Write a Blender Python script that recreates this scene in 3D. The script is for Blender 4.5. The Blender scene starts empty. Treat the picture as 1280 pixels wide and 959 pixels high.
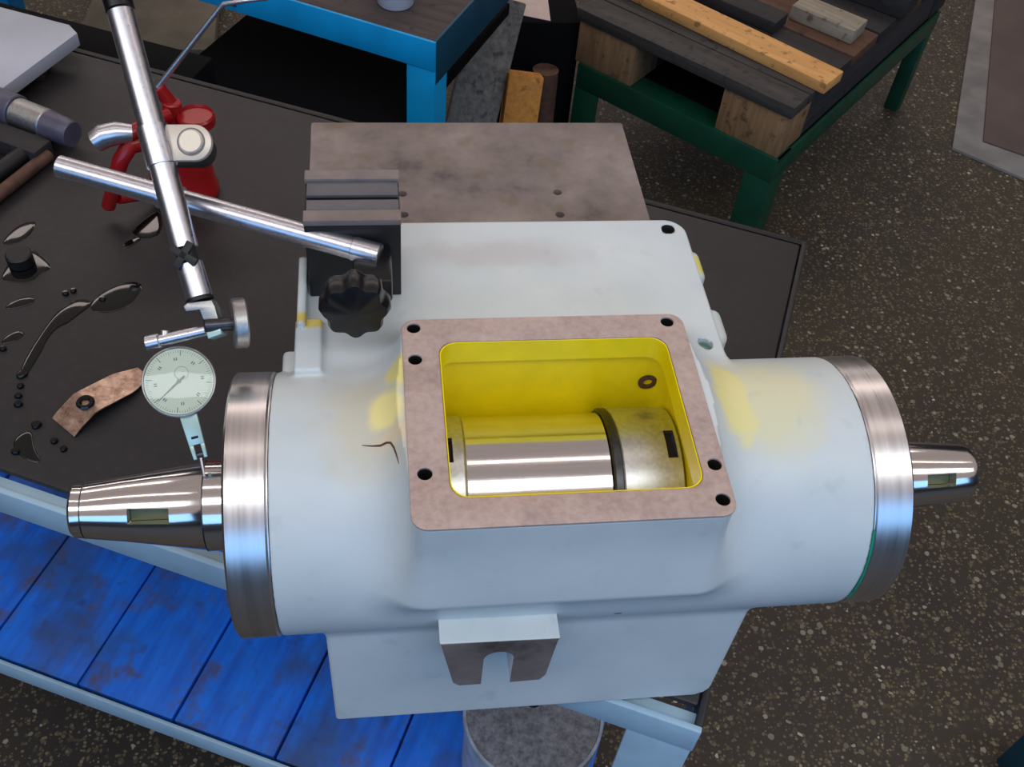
import bpy, bmesh, math, random
import numpy as np
from mathutils import Matrix, Vector, Euler
random.seed(7)
SC = bpy.context.scene
COL = SC.collection
V = Vector

# ------------------------------------------------------------------ camera
CAM = V((0.0, -0.3399, 0.4881))
RIGHT = V((0.99164, -0.10506, 0.07486)); UP = V((0.03033, 0.75388, 0.65631)); FWD = V((0.12538, 0.64856, -0.75077))
cd = bpy.data.cameras.new('camera'); cd.sensor_width = 36; cd.lens = 36.77; cd.clip_start = 0.01
cam = bpy.data.objects.new('camera', cd); COL.objects.link(cam)
m = Matrix((RIGHT, UP, -FWD)).transposed().to_4x4(); m.translation = CAM
cam.matrix_world = m
SC.camera = cam

# ------------------------------------------------------------------ world, lamps, exposure
w = bpy.data.worlds.new('world'); SC.world = w; w.use_nodes = True
w.node_tree.nodes['Background'].inputs[0].default_value = (1.0, 0.85, 0.81, 1)
w.node_tree.nodes['Background'].inputs[1].default_value = 0.32
def area(name, loc, target, sx, sy, radiance, color):
    l = bpy.data.lights.new(name, 'AREA'); l.shape = 'RECTANGLE'; l.size = sx; l.size_y = sy
    l.energy = radiance * math.pi * sx * sy; l.color = color
    o = bpy.data.objects.new(name, l); COL.objects.link(o)
    o.location = loc
    o.rotation_euler = (V(target) - V(loc)).to_track_quat('-Z', 'Y').to_euler()
    return o
area('window_row', (0.1, -4.0, 1.45), (0.1, 0, 0.0), 10.0, 1.7, 2.05, (0.26, 0.54, 1.0))
area('roof_light_row', (0.1, -1.35, 2.9), (0.1, 0.0, 0.0), 9.0, 0.8, 3.9, (0.92, 0.96, 1.0))
area('hall_lamp_row', (0.1, 4.2, 3.0), (0.1, 0.1, 0.0), 8.0, 0.42, 4.2, (1.0, 0.86, 0.80))
area('tube_lamp_row', (0.1, 0.55, 3.0), (0.1, 0.1, 0.0), 8.0, 0.13, 4.5, (1.0, 0.88, 0.84))
area('far_lamp_row', (0.1, 6.4, 1.15), (0.1, 0.0, 0.0), 9.0, 0.26, 4.0, (1.0, 0.90, 0.84))
SC.view_settings.view_transform = 'Standard'; SC.view_settings.look = 'None'
SC.view_settings.exposure = 0.0; SC.view_settings.gamma = 1.0; SC.view_settings.use_curve_mapping = False

# ------------------------------------------------------------------ materials
def srgb(r, g, b):
    f = lambda c: (c / 255 / 12.92) if c / 255 <= 0.04045 else ((c / 255 + 0.055) / 1.055) ** 2.4
    return (f(r), f(g), f(b), 1)
class N:
    def __init__(s, name):
        s.m = bpy.data.materials.new(name); s.m.use_nodes = True
        s.t = s.m.node_tree; s.b = s.t.nodes['Principled BSDF']
    def n(s, typ, **kw):
        o = s.t.nodes.new(typ)
        for k, v in kw.items():
            if k.startswith('_'): setattr(o, k[1:], v)
            else:
                key = int(k[1:]) if k[0] == 'i' and k[1:].isdigit() else k.replace('__', ' ')
                s.set(o.inputs[key], v)
        return o
    def set(s, inp, v):
        if hasattr(v, 'is_linked') or isinstance(v, bpy.types.NodeSocket): s.t.links.new(v, inp)
        else: inp.default_value = v
    def coord(s, scale=(1, 1, 1), kind='Object', rot=(0, 0, 0)):
        c = s.n('ShaderNodeTexCoord')
        mp = s.n('ShaderNodeMapping'); s.t.links.new(c.outputs[kind], mp.inputs[0])
        mp.inputs['Scale'].default_value = scale; mp.inputs['Rotation'].default_value = rot
        return mp.outputs[0]
    def noise(s, vec, scale, detail=4, rough=0.55):
        o = s.n('ShaderNodeTexNoise', Scale=float(scale), Detail=float(detail), Roughness=float(rough)); s.t.links.new(vec, o.inputs['Vector'])
        return o.outputs['Fac']
    def ramp(s, fac, stops):
        o = s.n('ShaderNodeValToRGB'); s.t.links.new(fac, o.inputs[0]); e = o.color_ramp.elements
        while len(e) < len(stops): e.new(0.5)
        for el, (p, c) in zip(e, stops):
            el.position = p; el.color = c if len(c) == 4 else (*c, 1)
        return o.outputs[0]
    def mix(s, fac, a, b, blend='MIX'):
        o = s.n('ShaderNodeMix', _data_type='RGBA', _blend_type=blend)
        s.set(o.inputs['Factor'], fac); s.set(o.inputs[6], a); s.set(o.inputs[7], b)
        return o.outputs[2]
    def math(s, op, a, b=0.0, c=0.0):
        o = s.n('ShaderNodeMath', _operation=op); s.set(o.inputs[0], a); s.set(o.inputs[1], b); s.set(o.inputs[2], c)
        return o.outputs[0]
    def bump(s, h, strength=0.3, dist=0.001):
        o = s.n('ShaderNodeBump', Strength=strength, Distance=dist); s.t.links.new(h, o.inputs['Height'])
        s.t.links.new(o.outputs[0], s.b.inputs['Normal'])
    def base(s, c): s.set(s.b.inputs['Base Color'], c)
    def rough(s, r): s.set(s.b.inputs['Roughness'], r)
    def metal(s, v): s.b.inputs['Metallic'].default_value = v
G = lambda v: (v, v, v, 1)
def simple(name, col, rough=0.5, metal=0.0, var=0.25, scale=60, bump=0.0):
    k = N(name); c = k.coord(); f = k.noise(c, scale)
    d = tuple(x * (1 - var) for x in col[:3]) + (1,); l = tuple(min(1, x * (1 + var)) for x in col[:3]) + (1,)
    k.base(k.ramp(f, [(0.3, d), (0.7, l)])); k.rough(rough); k.metal(metal)
    if bump: k.bump(f, bump)
    return k.m
def steel(name, col, rough, stretch=(1, 1, 1), var=0.12, bump=0.04):
    k = N(name); c = k.coord(stretch); f = k.noise(c, 400, 3)
    d = tuple(x * (1 - var) for x in col[:3]) + (1,)
    k.base(k.ramp(f, [(0.3, d), (0.7, col)])); k.metal(1.0)
    k.rough(k.math('MULTIPLY_ADD', f, rough * 0.5, rough * 0.75)); k.bump(f, bump, 0.0004)
    return k.m
M = {}
# cast housing paint: off white, thin sprayed patches, yellow putty showing beside the neck
k = N('white_casting_paint'); c = k.coord()
g = k.n('ShaderNodeNewGeometry').outputs['Position']
n1 = k.noise(c, 14, 5); n2 = k.noise(c, 60, 4)
basec = k.ramp(n1, [(0.3, srgb(196, 206, 207)), (0.7, srgb(213, 219, 219))])
def blob(center, rad, soft):
    d = k.n('ShaderNodeVectorMath', _operation='SUBTRACT'); k.t.links.new(g, d.inputs[0]); d.inputs[1].default_value = center
    s_ = k.n('ShaderNodeVectorMath', _operation='DIVIDE'); k.t.links.new(d.outputs[0], s_.inputs[0]); s_.inputs[1].default_value = rad
    l = k.n('ShaderNodeVectorMath', _operation='LENGTH'); k.t.links.new(s_.outputs[0], l.inputs[0])
    x = k.math('ADD', l.outputs['Value'], k.math('MULTIPLY', k.math('SUBTRACT', n2, 0.5), 1.1))
    x = k.math('ADD', x, k.math('MULTIPLY', k.math('SUBTRACT', n1, 0.5), 1.0))
    mr = k.n('ShaderNodeMapRange', _interpolation_type='SMOOTHSTEP'); k.set(mr.inputs[0], x); mr.inputs[1].default_value = 1.0 + soft; mr.inputs[2].default_value = 1.0 - soft
    return mr.outputs[0]
col = basec
for cen, rad, soft, colr, st in [
    ((-0.004, -0.004, 0.072), (0.024, 0.032, 0.03), 0.5, srgb(205, 190, 150), 0.5),
    ((0.003, 0.0, 0.073), (0.009, 0.012, 0.03), 0.35, srgb(252, 236, 150), 0.85),
    ((0.010, 0.022, 0.072), (0.007, 0.012, 0.03), 0.35, srgb(240, 226, 120), 0.8),
    ((0.008, -0.018, 0.072), (0.011, 0.005, 0.03), 0.4, srgb(232, 205, 165), 0.6),
    ((0.186, 0.005, 0.072), (0.010, 0.028, 0.03), 0.3, srgb(244, 230, 130), 0.75),
    ((0.208, 0.002, 0.072), (0.028, 0.030, 0.03), 0.5, srgb(228, 220, 160), 0.6),
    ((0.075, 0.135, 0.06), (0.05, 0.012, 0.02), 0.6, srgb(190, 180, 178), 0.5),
    ((-0.0375, 0.0745, 0.066), (0.012, 0.0045, 0.006), 0.25, srgb(226, 200, 80), 0.9),
    ((0.207, 0.145, 0.036), (0.006, 0.008, 0.02), 0.3, srgb(226, 216, 80), 0.85),
    ((0.126, -0.067, -0.022), (0.0028, 0.004, 0.0024), 0.2, srgb(70, 85, 100), 0.9),
    ((0.243, -0.064, -0.028), (0.002, 0.004, 0.001), 0.2, srgb(90, 95, 95), 0.9),
    ((0.1858, 0.0548, 0.054), (0.0055, 0.0055, 0.005), 0.15, srgb(120, 160, 145), 0.9)]:
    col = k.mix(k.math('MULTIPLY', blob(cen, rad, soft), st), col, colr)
fine = k.ramp(n2, [(0.62, (1, 1, 1, 1)), (0.8, G(0.86))])
k.base(k.mix(1.0, col, fine, 'MULTIPLY')); k.rough(0.42); k.bump(n2, 0.12, 0.0008)
M['paint'] = k.m

M['yellow'] = simple('yellow_enamel', srgb(242, 220, 2), 0.38, 0, 0.08, 40)
k = N('scraped_iron_face'); c = k.coord(); f = k.noise(c, 22, 6, 0.65); f2 = k.noise(c, 300, 3)
k.base(k.mix(0.25, k.ramp(f, [(0.3, srgb(168, 141, 131)), (0.55, srgb(200, 172, 160)), (0.8, srgb(214, 186, 172))]), k.ramp(f2, [(0.3, G(0.12)), (0.7, G(0.5))])))
k.rough(0.5); k.metal(0.25); k.bump(f2, 0.1, 0.0004); M['scraped'] = k.m
k = N('stained_ground_steel'); c = k.coord(); f = k.noise(c, 16, 6, 0.65); f2 = k.noise(c, 45, 3)
a = k.ramp(f, [(0.28, srgb(70, 62, 60)), (0.42, srgb(118, 107, 103)), (0.55, srgb(134, 122, 117)), (0.75, srgb(158, 146, 140))])
k.base(k.mix(k.ramp(f2, [(0.55, G(0)), (0.72, G(0.6))]), a, srgb(112, 96, 74)))
k.rough(0.55); k.metal(0.2); M['plate'] = k.m
M['flange'] = steel('turned_steel', (0.80, 0.77, 0.76, 1), 0.30, (1, 0.02, 0.02), 0.18, 0.05)
M['bright'] = steel('polished_steel', (0.86, 0.83, 0.82, 1), 0.13, (0.05, 1, 1), 0.06, 0.01)
M['chrome'] = steel('satin_chrome_rod', (0.70, 0.70, 0.76, 1), 0.30, (1, 1, 1), 0.06, 0.01)
M['dullsteel'] = steel('dull_grey_steel', (0.50, 0.50, 0.49, 1), 0.42, (1, 1, 1), 0.25, 0.06)
M['matsteel'] = steel('matt_light_steel', (0.74, 0.75, 0.73, 1), 0.36, (1, 1, 1), 0.22, 0.05)
M['darksteel'] = steel('blackened_steel', (0.10, 0.10, 0.11, 1), 0.35, (1, 1, 1), 0.3, 0.05)
M['grooved'] = simple('grey_recess', srgb(98, 96, 100), 0.5, 0.2, 0.15)
k = N('shade_black'); k.base((0.003, 0.003, 0.004, 1)); k.rough(0.8); k.b.inputs['Specular IOR Level'].default_value = 0.1; M['matt'] = k.m  # black without sheen, standing in for shade around the tables
M['teal'] = simple('shaded_blue_and_post_teal', srgb(2, 62, 84), 0.5, 0, 0.14, 16)  # table blue with shade mixed in, for the end panel; post's own colour
M['ironhead'] = simple('oily_iron_grey', srgb(92, 90, 108), 0.4, 0.4, 0.2)
M['shopwall'] = simple('dark_workshop_wall', srgb(70, 72, 76), 0.8, 0, 0.1, 3)
M['black'] = simple('black_paint', (0.004, 0.004, 0.005, 1), 0.5, 0, 0.3)
M['blackplastic'] = simple('black_plastic', (0.004, 0.004, 0.005, 1), 0.3, 0, 0.2)
M['hole'] = simple('hole_shade', (0.004, 0.004, 0.005, 1), 0.7, 0, 0.2)  # near black put in for the shade inside holes and slots
M['beige'] = simple('cream_zinc_plate', srgb(214, 200, 182), 0.38, 0.35, 0.06, 80)
M['olive'] = simple('oily_olive_metal', srgb(92, 98, 70), 0.4, 0.3, 0.2)
M['green_line'] = simple('green_sealant', srgb(20, 140, 110), 0.4)
M['railpaint'] = simple('pale_blue_rail_paint', srgb(160, 190, 208), 0.5, 0, 0.1, 30)
k = N('blue_board_paint'); c = k.coord(); f = k.noise(c, 9, 6, 0.62); f2 = k.noise(c, 45, 4); f3 = k.noise(k.coord((3, 0.4, 1)), 30, 3)
a = k.ramp(f3, [(0.3, srgb(3, 92, 200)), (0.7, srgb(14, 122, 236))])
a = k.mix(k.ramp(f, [(0.47, G(0)), (0.63, G(0.8))]), a, srgb(52, 76, 116))
a = k.mix(k.ramp(k.noise(k.coord((1.3, 1, 1), rot=(0, 0, 0.6)), 17, 5, 0.7), [(0.535, G(0)), (0.66, G(0.75))]), a, srgb(84, 74, 76))
a = k.mix(k.ramp(f2, [(0.62, G(0)), (0.74, G(0.55))]), a, srgb(40, 42, 58))
k.base(a); k.rough(0.5); k.bump(f2, 0.2); M['blueboard'] = k.m
k = N('black_rubber_mat'); c = k.coord(); f = k.noise(c, 12, 6, 0.65); f2 = k.noise(c, 120, 3)
k.base(k.mix(k.ramp(f2, [(0.5, G(0)), (0.8, G(0.35))]), k.ramp(f, [(0.3, srgb(24, 22, 24)), (0.7, srgb(38, 34, 35))]), srgb(58, 52, 50)))
k.rough(k.ramp(f, [(0.3, G(0.42)), (0.7, G(0.6))])); k.bump(f2, 0.15); M['mat'] = k.m
M['oil'] = simple('black_oil', (0.003, 0.003, 0.004, 1), 0.06, 0, 0.1)
k = N('terrazzo_floor'); c = k.coord()
f = k.noise(c, 2.2, 6, 0.6); f2 = k.noise(c, 30, 4)
ground = k.ramp(f, [(0.3, srgb(34, 28, 24)), (0.7, srgb(52, 44, 36))])
ground = k.mix(k.ramp(f2, [(0.45, G(0)), (0.75, G(0.5))]), ground, srgb(28, 25, 24))
def chips(scale, thr, prob, c0, c1, gcol):
    v = k.n('ShaderNodeTexVoronoi', Scale=float(scale), Randomness=1.0); k.t.links.new(c, v.inputs['Vector'])
    sp = k.n('ShaderNodeSeparateColor'); k.t.links.new(v.outputs['Color'], sp.inputs[0])
    wob = k.math('ADD', v.outputs['Distance'], k.math('MULTIPLY', k.math('SUBTRACT', k.noise(c, scale * 1.7, 2), 0.5), 0.45))
    lim = k.math('MULTIPLY', sp.outputs[1], thr)
    inside = k.math('LESS_THAN', wob, lim)
    on = k.math('MULTIPLY', inside, k.math('LESS_THAN', sp.outputs[0], prob))
    return k.mix(on, gcol, k.mix(sp.outputs[2], c0, c1))
ground = k.mix(k.ramp(k.noise(c, 1.1, 3), [(0.4, G(0)), (0.6, G(0.55))]), ground, srgb(60, 50, 34))
ground = chips(125, 0.55, 0.6, srgb(62, 54, 38), srgb(92, 80, 54), ground)
ground = chips(210, 0.58, 0.62, srgb(72, 60, 44), srgb(122, 108, 82), ground)
ground = chips(105, 0.46, 0.30, srgb(96, 90, 72), srgb(176, 168, 148), ground)
k.base(ground); k.rough(0.62); k.bump(f2, 0.15); M['floor'] = k.m
M['concrete'] = simple('grey_concrete', srgb(124, 120, 116), 0.8, 0, 0.25, 14, 0.2)
M['brownplate'] = simple('brown_floor_plate', srgb(84, 70, 66), 0.6, 0.1, 0.2, 10)
M['slabbrown'] = simple('grey_brown_slab', srgb(104, 98, 84), 0.85, 0, 0.3, 12, 0.3)
def wood(name, c0, c1, axis=0, scale=22, rough=0.65):
    k = N(name); st = [1.0, 1.0, 1.0]; st[axis] = 0.08
    c = k.coord(tuple(st)); f = k.noise(c, scale * 4, 6, 0.65); f2 = k.noise(k.coord(), 60, 4)
    a = k.ramp(f, [(0.3, c0), (0.7, c1)])
    k.base(k.mix(k.ramp(f2, [(0.58, G(0)), (0.68, G(0.7))]), a, tuple(x * 0.3 for x in c0[:3]) + (1,))); k.rough(rough); k.bump(f, 0.3, 0.0015)
    return k.m
M['orangewood'] = wood('orange_pine', srgb(196, 138, 74), srgb(226, 172, 104))
M['blockwood'] = wood('end_grain_brown', srgb(112, 84, 58), srgb(156, 122, 84), 2)
M['ochrewood'] = wood('ochre_wood', srgb(168, 106, 30), srgb(206, 140, 50), 1)
M['greywood'] = wood('weathered_grey_wood', srgb(44, 42, 42), srgb(70, 66, 62))
M['greywoody'] = wood('weathered_grey_plank', srgb(70, 66, 62), srgb(128, 121, 112), 1)
M['darkwood'] = wood('dark_oily_wood', srgb(26, 24, 27), srgb(44, 40, 40))
M['darkwoody'] = wood('dark_oily_beam', srgb(34, 33, 38), srgb(54, 52, 54), 1)
M['brownwood'] = wood('brown_board', srgb(70, 46, 32), srgb(96, 64, 44))
M['palewood'] = wood('pale_grey_board', srgb(110, 102, 90), srgb(164, 152, 132))
M['greenpaint'] = simple('green_frame_paint', srgb(6, 62, 42), 0.45, 0, 0.2, 20)
M['deskblue'] = simple('bright_blue_desk_paint', srgb(2, 152, 214), 0.42, 0, 0.14, 16)
M['desktop'] = wood('dark_desktop', srgb(50, 42, 42), srgb(76, 64, 60))
M['red'] = simple('red_can_paint', srgb(146, 20, 22), 0.25, 0, 0.12, 30)
M['whiteglaze'] = simple('white_enamel', srgb(226, 228, 240), 0.3, 0, 0.03)
M['paper'] = simple('pinkish_paper', srgb(205, 184, 176), 0.8, 0, 0.06)
M['slabmetal'] = simple('pale_grey_slab', srgb(176, 180, 192), 0.45, 0.2, 0.08, 12)
M['drumtop'] = steel('mottled_cast_grey', (0.34, 0.34, 0.34, 1), 0.6, (1, 1, 1), 0.35, 0.1)
k = N('mottled_cast_grey_lid'); c = k.coord(); f = k.noise(c, 170, 5, 0.7)
k.base(k.ramp(f, [(0.3, srgb(84, 86, 94)), (0.7, srgb(158, 158, 164))])); k.rough(0.6); k.metal(0.2); k.bump(f, 0.3); M['drumtop'] = k.m
M['palerim'] = simple('pale_rim', srgb(170, 180, 192), 0.45, 0.2)
M['rust'] = simple('rusty_iron', srgb(96, 70, 58), 0.6, 0.4, 0.3, 80)
M['dialface'] = simple('pale_green_dial', srgb(216, 228, 204), 0.3, 0, 0.02)
M['tick'] = simple('dial_print', srgb(120, 134, 118), 0.5)
M['mint'] = simple('pale_mint_metal', srgb(196, 224, 214), 0.3, 0.3, 0.05)
k = N('dial_crystal'); k.b.inputs['Transmission Weight'].default_value = 1.0; k.base((1, 1, 1, 1)); k.rough(0.03); k.b.inputs['IOR'].default_value = 1.35; M['glass'] = k.m
k = N('oily_bronze_strip'); c = k.coord(); f = k.noise(c, 120, 5, 0.7)
k.base(k.ramp(f, [(0.3, srgb(110, 84, 72)), (0.7, srgb(196, 168, 150))])); k.metal(0.8); k.rough(0.28); k.bump(f, 0.2, 0.0006); M['strip'] = k.m

# ------------------------------------------------------------------ mesh helpers
def NB(): return bmesh.new()
def box(bm, x0, x1, y0, y1, z0, z1, bev=0.0, mat=None):
    vs = [bm.verts.new((x, y, z)) for z in (z0, z1) for y in (y0, y1) for x in (x0, x1)]
    fs = [(0, 2, 3, 1), (4, 5, 7, 6), (0, 1, 5, 4), (2, 6, 7, 3), (0, 4, 6, 2), (1, 3, 7, 5)]
    faces = [bm.faces.new([vs[i] for i in f]) for f in fs]
    if bev:
        es = list({e for f in faces for e in f.edges})
        r = bmesh.ops.bevel(bm, geom=es, offset=bev, segments=2, profile=0.5, affect='EDGES')
        vs = list({v for f in r['faces'] for v in f.verts} | {v for v in vs if v.is_valid})
    if mat is not None:
        for v in vs: v.co = mat @ v.co
    return bm
def frame(z, x=None, o=(0, 0, 0)):
    """matrix whose Z axis is z and X axis close to x, origin o"""
    z = V(z).normalized(); x = V(x) if x is not None else (V((1, 0, 0)) if abs(z.x) < 0.9 else V((0, 1, 0)))
    y = z.cross(x).normalized(); x = y.cross(z)
    m = Matrix((x, y, z)).transposed().to_4x4(); m.translation = V(o); return m
def lathe(bm, prof, mat, seg=48, closed=False, a0=0.0, a1=2 * math.pi):
    """revolve [(r, h)] about local Z; closed profile = ring"""
    full = abs(a1 - a0 - 2 * math.pi) < 1e-6
    n = seg if full else seg + 1
    rings = []
    for r, h in prof:
        if r < 1e-7: rings.append([bm.verts.new(mat @ V((0, 0, h)))] * n)
        else: rings.append([bm.verts.new(mat @ V((r * math.cos(a0 + (a1 - a0) * i / seg), r * math.sin(a0 + (a1 - a0) * i / seg), h))) for i in range(n)])
    pairs = list(zip(rings[:-1], rings[1:])) + ([(rings[-1], rings[0])] if closed else [])
    for a, b in pairs:
        for i in range(n if full else n - 1):
            j = (i + 1) % n
            q = []
            for v in (a[i], a[j], b[j], b[i]):
                if v not in q: q.append(v)
            if len(q) >= 3:
                try: bm.faces.new(q)
                except ValueError: pass
    return bm
def cyl(bm, p0, p1, r, seg=24, bev=None, r1=None):
    p0, p1 = V(p0), V(p1); h = (p1 - p0).length; r1 = r if r1 is None else r1
    b = min(r, r1) * 0.12 if bev is None else bev
    return lathe(bm, [(0, 0), (r - b, 0), (r, b), (r1, h - b), (r1 - b, h), (0, h)], frame(p1 - p0, None, p0), seg)
def tube(bm, pts, r, seg=12):
    pts = [V(p) for p in pts]; prev = None; rings = []
    rs = r if isinstance(r, (list, tuple)) else [r] * len(pts)
    x = None
    for i, p in enumerate(pts):
        d = (pts[min(i + 1, len(pts) - 1)] - pts[max(i - 1, 0)]).normalized()
        if x is None: x = d.orthogonal().normalized()
        x = (x - d * x.dot(d)).normalized(); y = d.cross(x)
        rings.append([bm.verts.new(p + (x * math.cos(2 * math.pi * k / seg) + y * math.sin(2 * math.pi * k / seg)) * rs[i]) for k in range(seg)])
    for a, b in zip(rings[:-1], rings[1:]):
        for k in range(seg): bm.faces.new((a[k], a[(k + 1) % seg], b[(k + 1) % seg], b[k]))
    bm.faces.new(rings[0][::-1]); bm.faces.new(rings[-1])
    return bm
def rrect(x0, x1, y0, y1, r, n=6):
    out = []
    for cx, cy, a in ((x1 - r, y1 - r, 0), (x0 + r, y1 - r, 90), (x0 + r, y0 + r, 180), (x1 - r, y0 + r, 270)):
        for i in range(n + 1):
            t = math.radians(a + 90 * i / n); out.append((cx + r * math.cos(t), cy + r * math.sin(t)))
    return out
def circ(cx, cy, r, n=20): return [(cx + r * math.cos(2 * math.pi * i / n), cy + r * math.sin(2 * math.pi * i / n)) for i in range(n)]
def prism(bm, outline, z0, z1, holes=(), mat=None, bev=0.0):
    tmp = bmesh.new()
    es = []
    for loop in [outline, *holes]:
        vs = [tmp.verts.new((x, y, z0)) for x, y in loop]
        es += [tmp.edges.new((vs[i], vs[(i + 1) % len(vs)])) for i in range(len(vs))]
    if holes: bmesh.ops.triangle_fill(tmp, use_beauty=True, use_dissolve=False, edges=es)
    else: tmp.faces.new(tmp.verts[:])
    r = bmesh.ops.extrude_face_region(tmp, geom=tmp.faces[:])
    for v in r['geom']:
        if isinstance(v, bmesh.types.BMVert): v.co.z = z1
    bmesh.ops.recalc_face_normals(tmp, faces=tmp.faces[:])
    if bev:
        rim = [e for e in tmp.edges if len(e.link_faces) == 2 and abs(e.verts[0].co.z - e.verts[1].co.z) < 1e-9 and e.calc_face_angle(0) > 1.0]
        bmesh.ops.bevel(tmp, geom=rim, offset=bev, segments=2, profile=0.5, affect='EDGES')
    if mat is not None: tmp.transform(mat)
    me = bpy.data.meshes.new('tmp'); tmp.to_mesh(me); tmp.free(); bm.from_mesh(me); bpy.data.meshes.remove(me)
    return bm

ROT = {'W': Matrix.Identity(4), 'T': Matrix.Rotation(-0.42540696, 4, 'Z'), 'G': Matrix.Rotation(-0.7759129, 4, 'Z'), 'D': Matrix.Rotation(-0.4995, 4, 'Z')}
INV = {}
def thing(name, label, cat, loc, fr='W', group=None):
    o = bpy.data.objects.new(name, None); COL.objects.link(o); o.empty_display_size = 0.03
    mw = ROT[fr] @ Matrix.Translation(V(loc)); o.matrix_world = mw
    INV[o.name] = (mw.inverted(), fr)
    o['label'] = label; o['category'] = cat
    if group: o['group'] = group
    return o
def finish(me, mat, ang=35):
    me.materials.append(mat)
    for p in me.polygons: p.use_smooth = True
    me.set_sharp_from_angle(angle=math.radians(ang))
def part(name, bm, mat, parent, fr=None, label=None, stuff=False):
    """bm is in frame fr coordinates; made local to the thing at the top of the parent chain"""
    root = parent
    while root.parent: root = root.parent
    inv, rf = INV[root.name]; fr = fr or rf
    bmesh.ops.recalc_face_normals(bm, faces=bm.faces[:])
    bm.transform(inv @ ROT[fr])
    me = bpy.data.meshes.new(name); bm.to_mesh(me); bm.free(); finish(me, M[mat])
    o = bpy.data.objects.new(name, me); COL.objects.link(o); o.parent = parent
    if label: o['label'] = label
    if stuff: o['kind'] = 'stuff'
    return o
def solo(name, bm, mat, label=None, cat=None, fr='W', kind=None, group=None):
    bmesh.ops.recalc_face_normals(bm, faces=bm.faces[:])
    zs = [v.co.z for v in bm.verts]; ctr = sum((v.co for v in bm.verts), V()) / len(bm.verts); ctr.z = min(zs)
    bm.transform(Matrix.Translation(-ctr))
    me = bpy.data.meshes.new(name); bm.to_mesh(me); bm.free(); finish(me, M[mat])
    o = bpy.data.objects.new(name, me); COL.objects.link(o); o.matrix_world = ROT[fr] @ Matrix.Translation(ctr)
    INV[o.name] = (o.matrix_world.inverted(), fr)
    if label: o['label'] = label
    if cat: o['category'] = cat
    if kind: o['kind'] = kind
    if group: o['group'] = group
    return o
def cut(o, cutter_bm):
    """subtract a shape given in o's local space"""
    bmesh.ops.recalc_face_normals(cutter_bm, faces=cutter_bm.faces[:])
    me = bpy.data.meshes.new('cutter'); cutter_bm.to_mesh(me); cutter_bm.free()
    c = bpy.data.objects.new('cutter', me); COL.objects.link(c); c.parent = o
    md = o.modifiers.new('cut', 'BOOLEAN'); md.operation = 'DIFFERENCE'; md.object = c; md.solver = 'EXACT'
    bpy.context.view_layer.update()
    dg = bpy.context.evaluated_depsgraph_get()
    new = bpy.data.meshes.new_from_object(o.evaluated_get(dg))
    o.modifiers.clear(); o.data = new
    bpy.data.objects.remove(c)
    for p in new.polygons: p.use_smooth = True
    new.set_sharp_from_angle(angle=math.radians(35))

# ================================================================== SETTING
ZF = -0.80
bm = NB(); box(bm, -6.5, 6.5, -4.6, 7.2, ZF - 0.05, ZF)
o = solo('floor', bm, 'floor', kind='structure')
bm = NB(); box(bm, -6.5, 6.5, -4.6, -4.5, ZF, 2.6); solo('wall_front', bm, 'shopwall', kind='structure')
bm = NB(); box(bm, -6.5, 6.5, 7.1, 7.2, ZF, 2.6); solo('wall_back', bm, 'shopwall', kind='structure')
bm = NB(); box(bm, -6.5, -6.4, -4.5, 7.1, ZF, 2.6); solo('wall_left', bm, 'shopwall', kind='structure')
bm = NB(); box(bm, 6.4, 6.5, -4.5, 7.1, ZF, 2.6); solo('wall_right', bm, 'shopwall', kind='structure')
# pale concrete kerb with the brown cover plate inside it
bm = NB(); prism(bm, [(1.235, 1.40), (1.36, 1.285), (1.95, 1.60), (1.95, 2.6), (1.84, 2.6)], ZF - 0.01, ZF + 0.006, bev=0.002)
o = solo('trim_1', bm, 'concrete', kind='structure'); o['label'] = 'pale grey concrete kerb let into the floor at the right'
bm = NB(); prism(bm, [(1.312, 1.418), (1.43, 1.335), (1.9, 1.64), (1.9, 2.5), (1.83, 2.5)], ZF - 0.01, ZF + 0.010, bev=0.002)
p_ = solo('floor_plate', bm, 'brownplate', 'brown steel cover plate set inside the pale concrete kerb', 'floor plate')

# ================================================================== WORKBENCH (rotated frame T)
ZT = -0.157
tb = thing('workbench', 'pale blue angle iron workbench with black rubber top and blue boards below', 'workbench', (-0.25, 0.26, ZF), 'T')
UL, UR = -0.86, 0.2165
bm = NB(); box(bm, UL, UR - 0.006, 0.022, 0.515, ZT - 0.006, ZT - 0.0002, 0.002); part('rubber_top', bm, 'mat', tb, label='black oily rubber top')
bm = NB(); box(bm, UL, UR, 0.004, 0.009, ZT - 0.031, ZT - 0.0004, 0.0012); box(bm, UL, UR - 0.002, 0.009, 0.020, ZT - 0.012, ZT - 0.008); part('front_rail', bm, 'railpaint', tb)
bm = NB(); box(bm, UR - 0.005, UR, 0.009, 0.522, ZT - 0.031, ZT - 0.0004, 0.0012); part('side_rail', bm, 'mat', tb)
bm = NB(); box(bm, UL, UR, 0.517, 0.524, ZT - 0.031, ZT - 0.001, 0.0012); part('back_rail', bm, 'black', tb)
bm = NB(); box(bm, UL, -0.453, 0.5245, 0.583, ZT - 0.05, ZT - 0.012, 0.002); part('gap_shade_strip', bm, 'matt', tb, label='black strip for the shaded gap behind the bench top')  # added black strip in place of the shadow in the gap
for u0, v0, v1 in ((0.171, 0.0095, 0.06), (0.163, 0.46, 0.516), (-0.82, 0.0095, 0.06), (-0.82, 0.46, 0.516)):
    bm = NB(); vf = 0.0045 if v0 < 0.1 else 0.512
    box(bm, u0, u0 + 0.0445, vf, vf + 0.005, ZF, ZT - 0.0315, 0.001)
    box(bm, u0 + 0.0395, u0 + 0.0445, min(v0, vf + 0.005), v1, ZF, ZT - 0.0315, 0.001); part('leg', bm, 'railpaint', tb)
ZS = -0.53
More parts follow.
